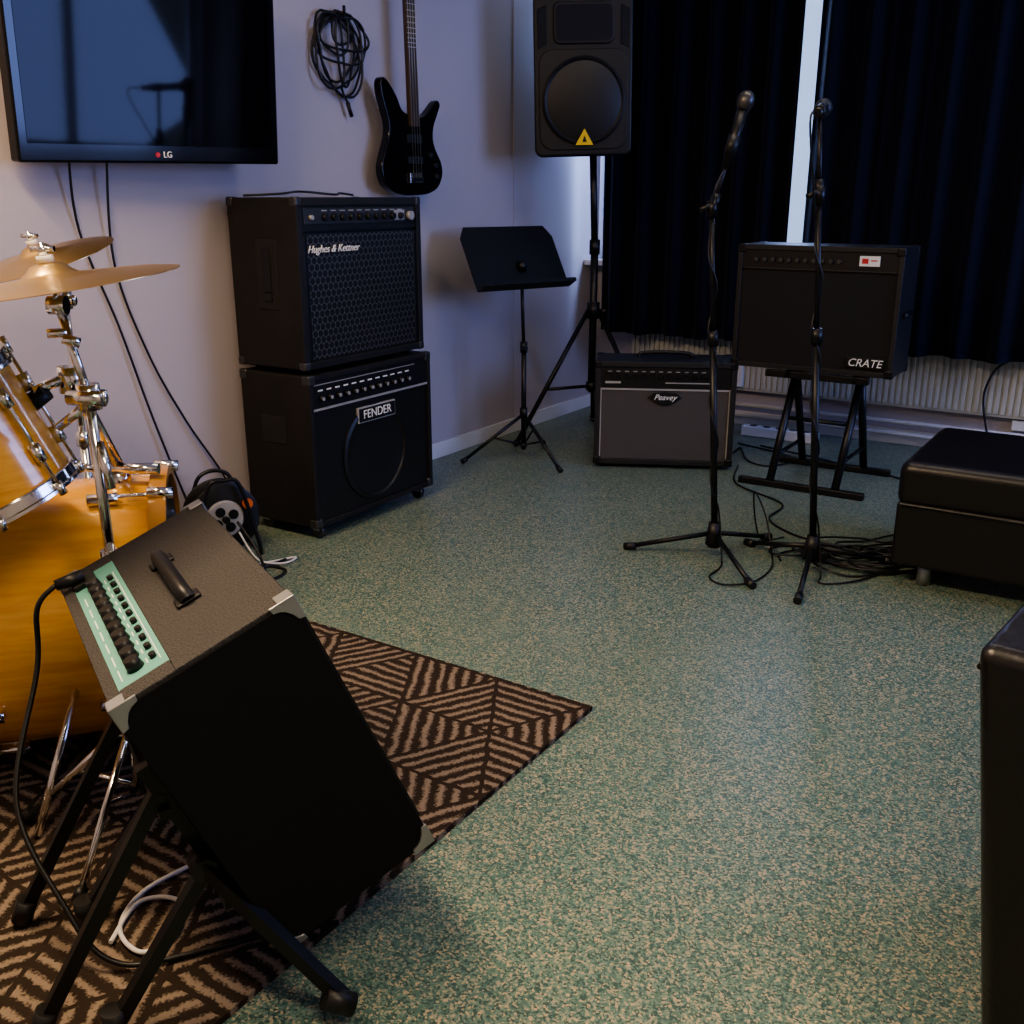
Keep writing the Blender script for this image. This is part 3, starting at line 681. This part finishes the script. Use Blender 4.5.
tube('handle_strap',[(.16,.165,Hh+.004),(.16,.185,Hh+.016),(.16,.265,Hh+.023),(.16,.345,Hh+.016),(.16,.365,Hh+.004)],.012,mBlk,ta,seg=12)
for y0,y1 in ((-k,.001),(Ww-.001,Ww+k)):
    for sx,x0 in ((1,-k),(-1,Dd+k)):
        for sz,zz in ((1,-k),(-1,Hh+k)):
            pl=[(0,0),(.040,0),(.038,.010),(.028,.013),(.021,.018),(.014,.028),(.010,.038),(0,.040)]
            bm=bmesh.new()
            a=[bm.verts.new((x0+sx*px,y0,zz+sz*pz)) for px,pz in pl]; b=[bm.verts.new((x0+sx*px,y1,zz+sz*pz)) for px,pz in pl]
            bm.faces.new(a); bm.faces.new(b[::-1]); n=len(pl)
            for i in range(n): bm.faces.new((a[i],b[i],b[(i+1)%n],a[(i+1)%n]))
            ys=(-k,.024) if y0<.1 else (Ww-.024,Ww+k)
            xs=(x0,x0+sx*.026); addbox(bm,(min(xs),max(xs),*ys,*( (-k,0) if sz==1 else (Hh,Hh+k))))
            zs=(zz,zz+sz*.026); addbox(bm,(*((-k,0) if sx==1 else (Dd,Dd+k)),*ys,min(zs),max(zs)))
            fin('steel_corner',bm,mSteel,ta,bev=.0012)
# stand
ts=empty('tilt_amplifier_stand')
O=Vector((Dp.x,Dp.y,0))
def SP(hh,ee,z): return O+h*hh+e3*ee+Zu*z
n_=-e1*.018
def back(ee,d): return Dp+e3*ee+e2*d+n_
bars=[]
R_=.0145
for ee,o in ((.08,0),(.36,0)):
    bars+=[(back(ee,.14),back(ee,.528),R_*.9),(back(ee,.528),back(ee,.528)+e1*.26,R_*.8)]
    bars+=[(back(ee,.19),SP(-.14,ee+.02,.03),R_)]
    bars+=[(back(ee-.03,.33)-e1*.01,SP(-.045,ee-.03,.03),R_)]
bars+=[(back(.05,.31)-e1*.01,SP(.27,-.085,.03),R_),(back(.33,.31)-e1*.01,SP(.30,.44,.03),R_)]
bars+=[(back(.06,.22)-e1*.01,back(.36,.22)-e1*.01,.012),(back(.06,.42)-e1*.012,back(.36,.42)-e1*.012,.012)]
Cc('square_tubes',bars,mBlkM,ts,seg=4)
Cc('hinges',[(back(ee-.045,.325)-e1*.01,back(ee-.005,.325)-e1*.01,.019) for ee in (.08,.36)],mBlk,ts)
Cc('rubber_feet',[(SP(.235,-.074,.05),SP(.275,-.087,.028),.018),(SP(.28,.42,.05),SP(.305,.442,.030),.018)]+[(SP(-.128,ee+.018,.06),SP(-.142,ee+.02,.022),.017) for ee in (.08,.36)]+[(SP(-.046,ee-.03,.06),SP(-.045,ee-.03,.016),.017) for ee in (.08,.36)],mRub,ts)
# power cable
pc=empty('power_cable')
P0=Dp+e1*.04+e3*.46+Zu*.012
Cc('plug',[(P0-e1*.0,P0-e1*.05+Zu*.012,.013,.009)],mBlk,pc)
tube('cable',[P0-e1*.05+Zu*.012,P0-e1*.085-Zu*.01,P0-e1*.10-Zu*.11,SP(-.12,.36,.26),SP(-.08,.25,.12),SP(-.03,.19,.035),SP(.07,.16,.02),SP(.3,.15,.02),SP(.45,.3,.018)],.0045,mRub,pc)
tube('white_cable',[SP(-.02,.25,.02),SP(.04,.33,.02),SP(.10,.30,.02),SP(.08,.22,.02),SP(.02,.2,.02),SP(.0,.28,.02),SP(.06,.36,.02),SP(.2,.4,.02)],.004,mCabW,pc)

# ---------------------------------------------------------------- lamps
def lamp(name,b,a,power,col,size=(1.2,.3)):
    e=empty(name,RW(b,a,HC),TH)
    B('housing',(-size[0]/2-.03,size[0]/2+.03,-size[1]/2-.03,size[1]/2+.03,-.06,0),mTrim,e,bev=.006)
    B('diffuser',(-size[0]/2,size[0]/2,-size[1]/2,size[1]/2,-.064,-.058),M('diffuser',(.8,.8,.8),.5,emis=(col,4)),e)
    l=bpy.data.lights.new('tube_light','AREA'); l.shape='RECTANGLE'; l.size=size[0]; l.size_y=size[1]; l.energy=power; l.color=col
    o=bpy.data.objects.new('tube_light',l); link(o,e); o.location=(0,0,-.07)
lamp('ceiling_lamp',1.1,-4.6,64,(1,.73,.47))
lamp('ceiling_lamp.001',3.2,-4.8,27,(1,.82,.60))
lamp('ceiling_lamp.002',2.0,-2.2,4,(1,.84,.66))
def daylight(name,loc,d,size,power,col):
    l=bpy.data.lights.new(name,'AREA'); l.shape='RECTANGLE'; l.size=size; l.size_y=z1-z0; l.energy=power; l.color=col
    o=bpy.data.objects.new(name,l); link(o); o.location=loc
    o.rotation_euler=d.to_track_quat('-Z','Z').to_euler()
daylight('window_daylight',RW((w1[0]+w1[1])/2,.3,(z0+z1)/2),RW(0,-1,0)-RW(0,0,0),w1[1]-w1[0],400,(.45,.58,1))
daylight('window_daylight.001',RW(BW+.3,(wa[0]+wa[1])/2,(z0+z1)/2),RW(-1,0,0)-RW(0,0,0),wa[1]-wa[0],85,(.32,.43,1))
w=bpy.data.worlds.new('World'); scene.world=w; w.use_nodes=True
w.node_tree.nodes['Background'].inputs[0].default_value=(.5,.65,1,1); w.node_tree.nodes['Background'].inputs[1].default_value=1.0

# ---------------------------------------------------------------- camera
cam=bpy.data.cameras.new('Camera'); cam.sensor_width=36; cam.lens=1000/1024*36; cam.clip_start=.02
co=bpy.data.objects.new('Camera',cam); link(co); co.location=(0,0,1.2); co.rotation_euler=(math.radians(90-17.5),0,0)
scene.camera=co
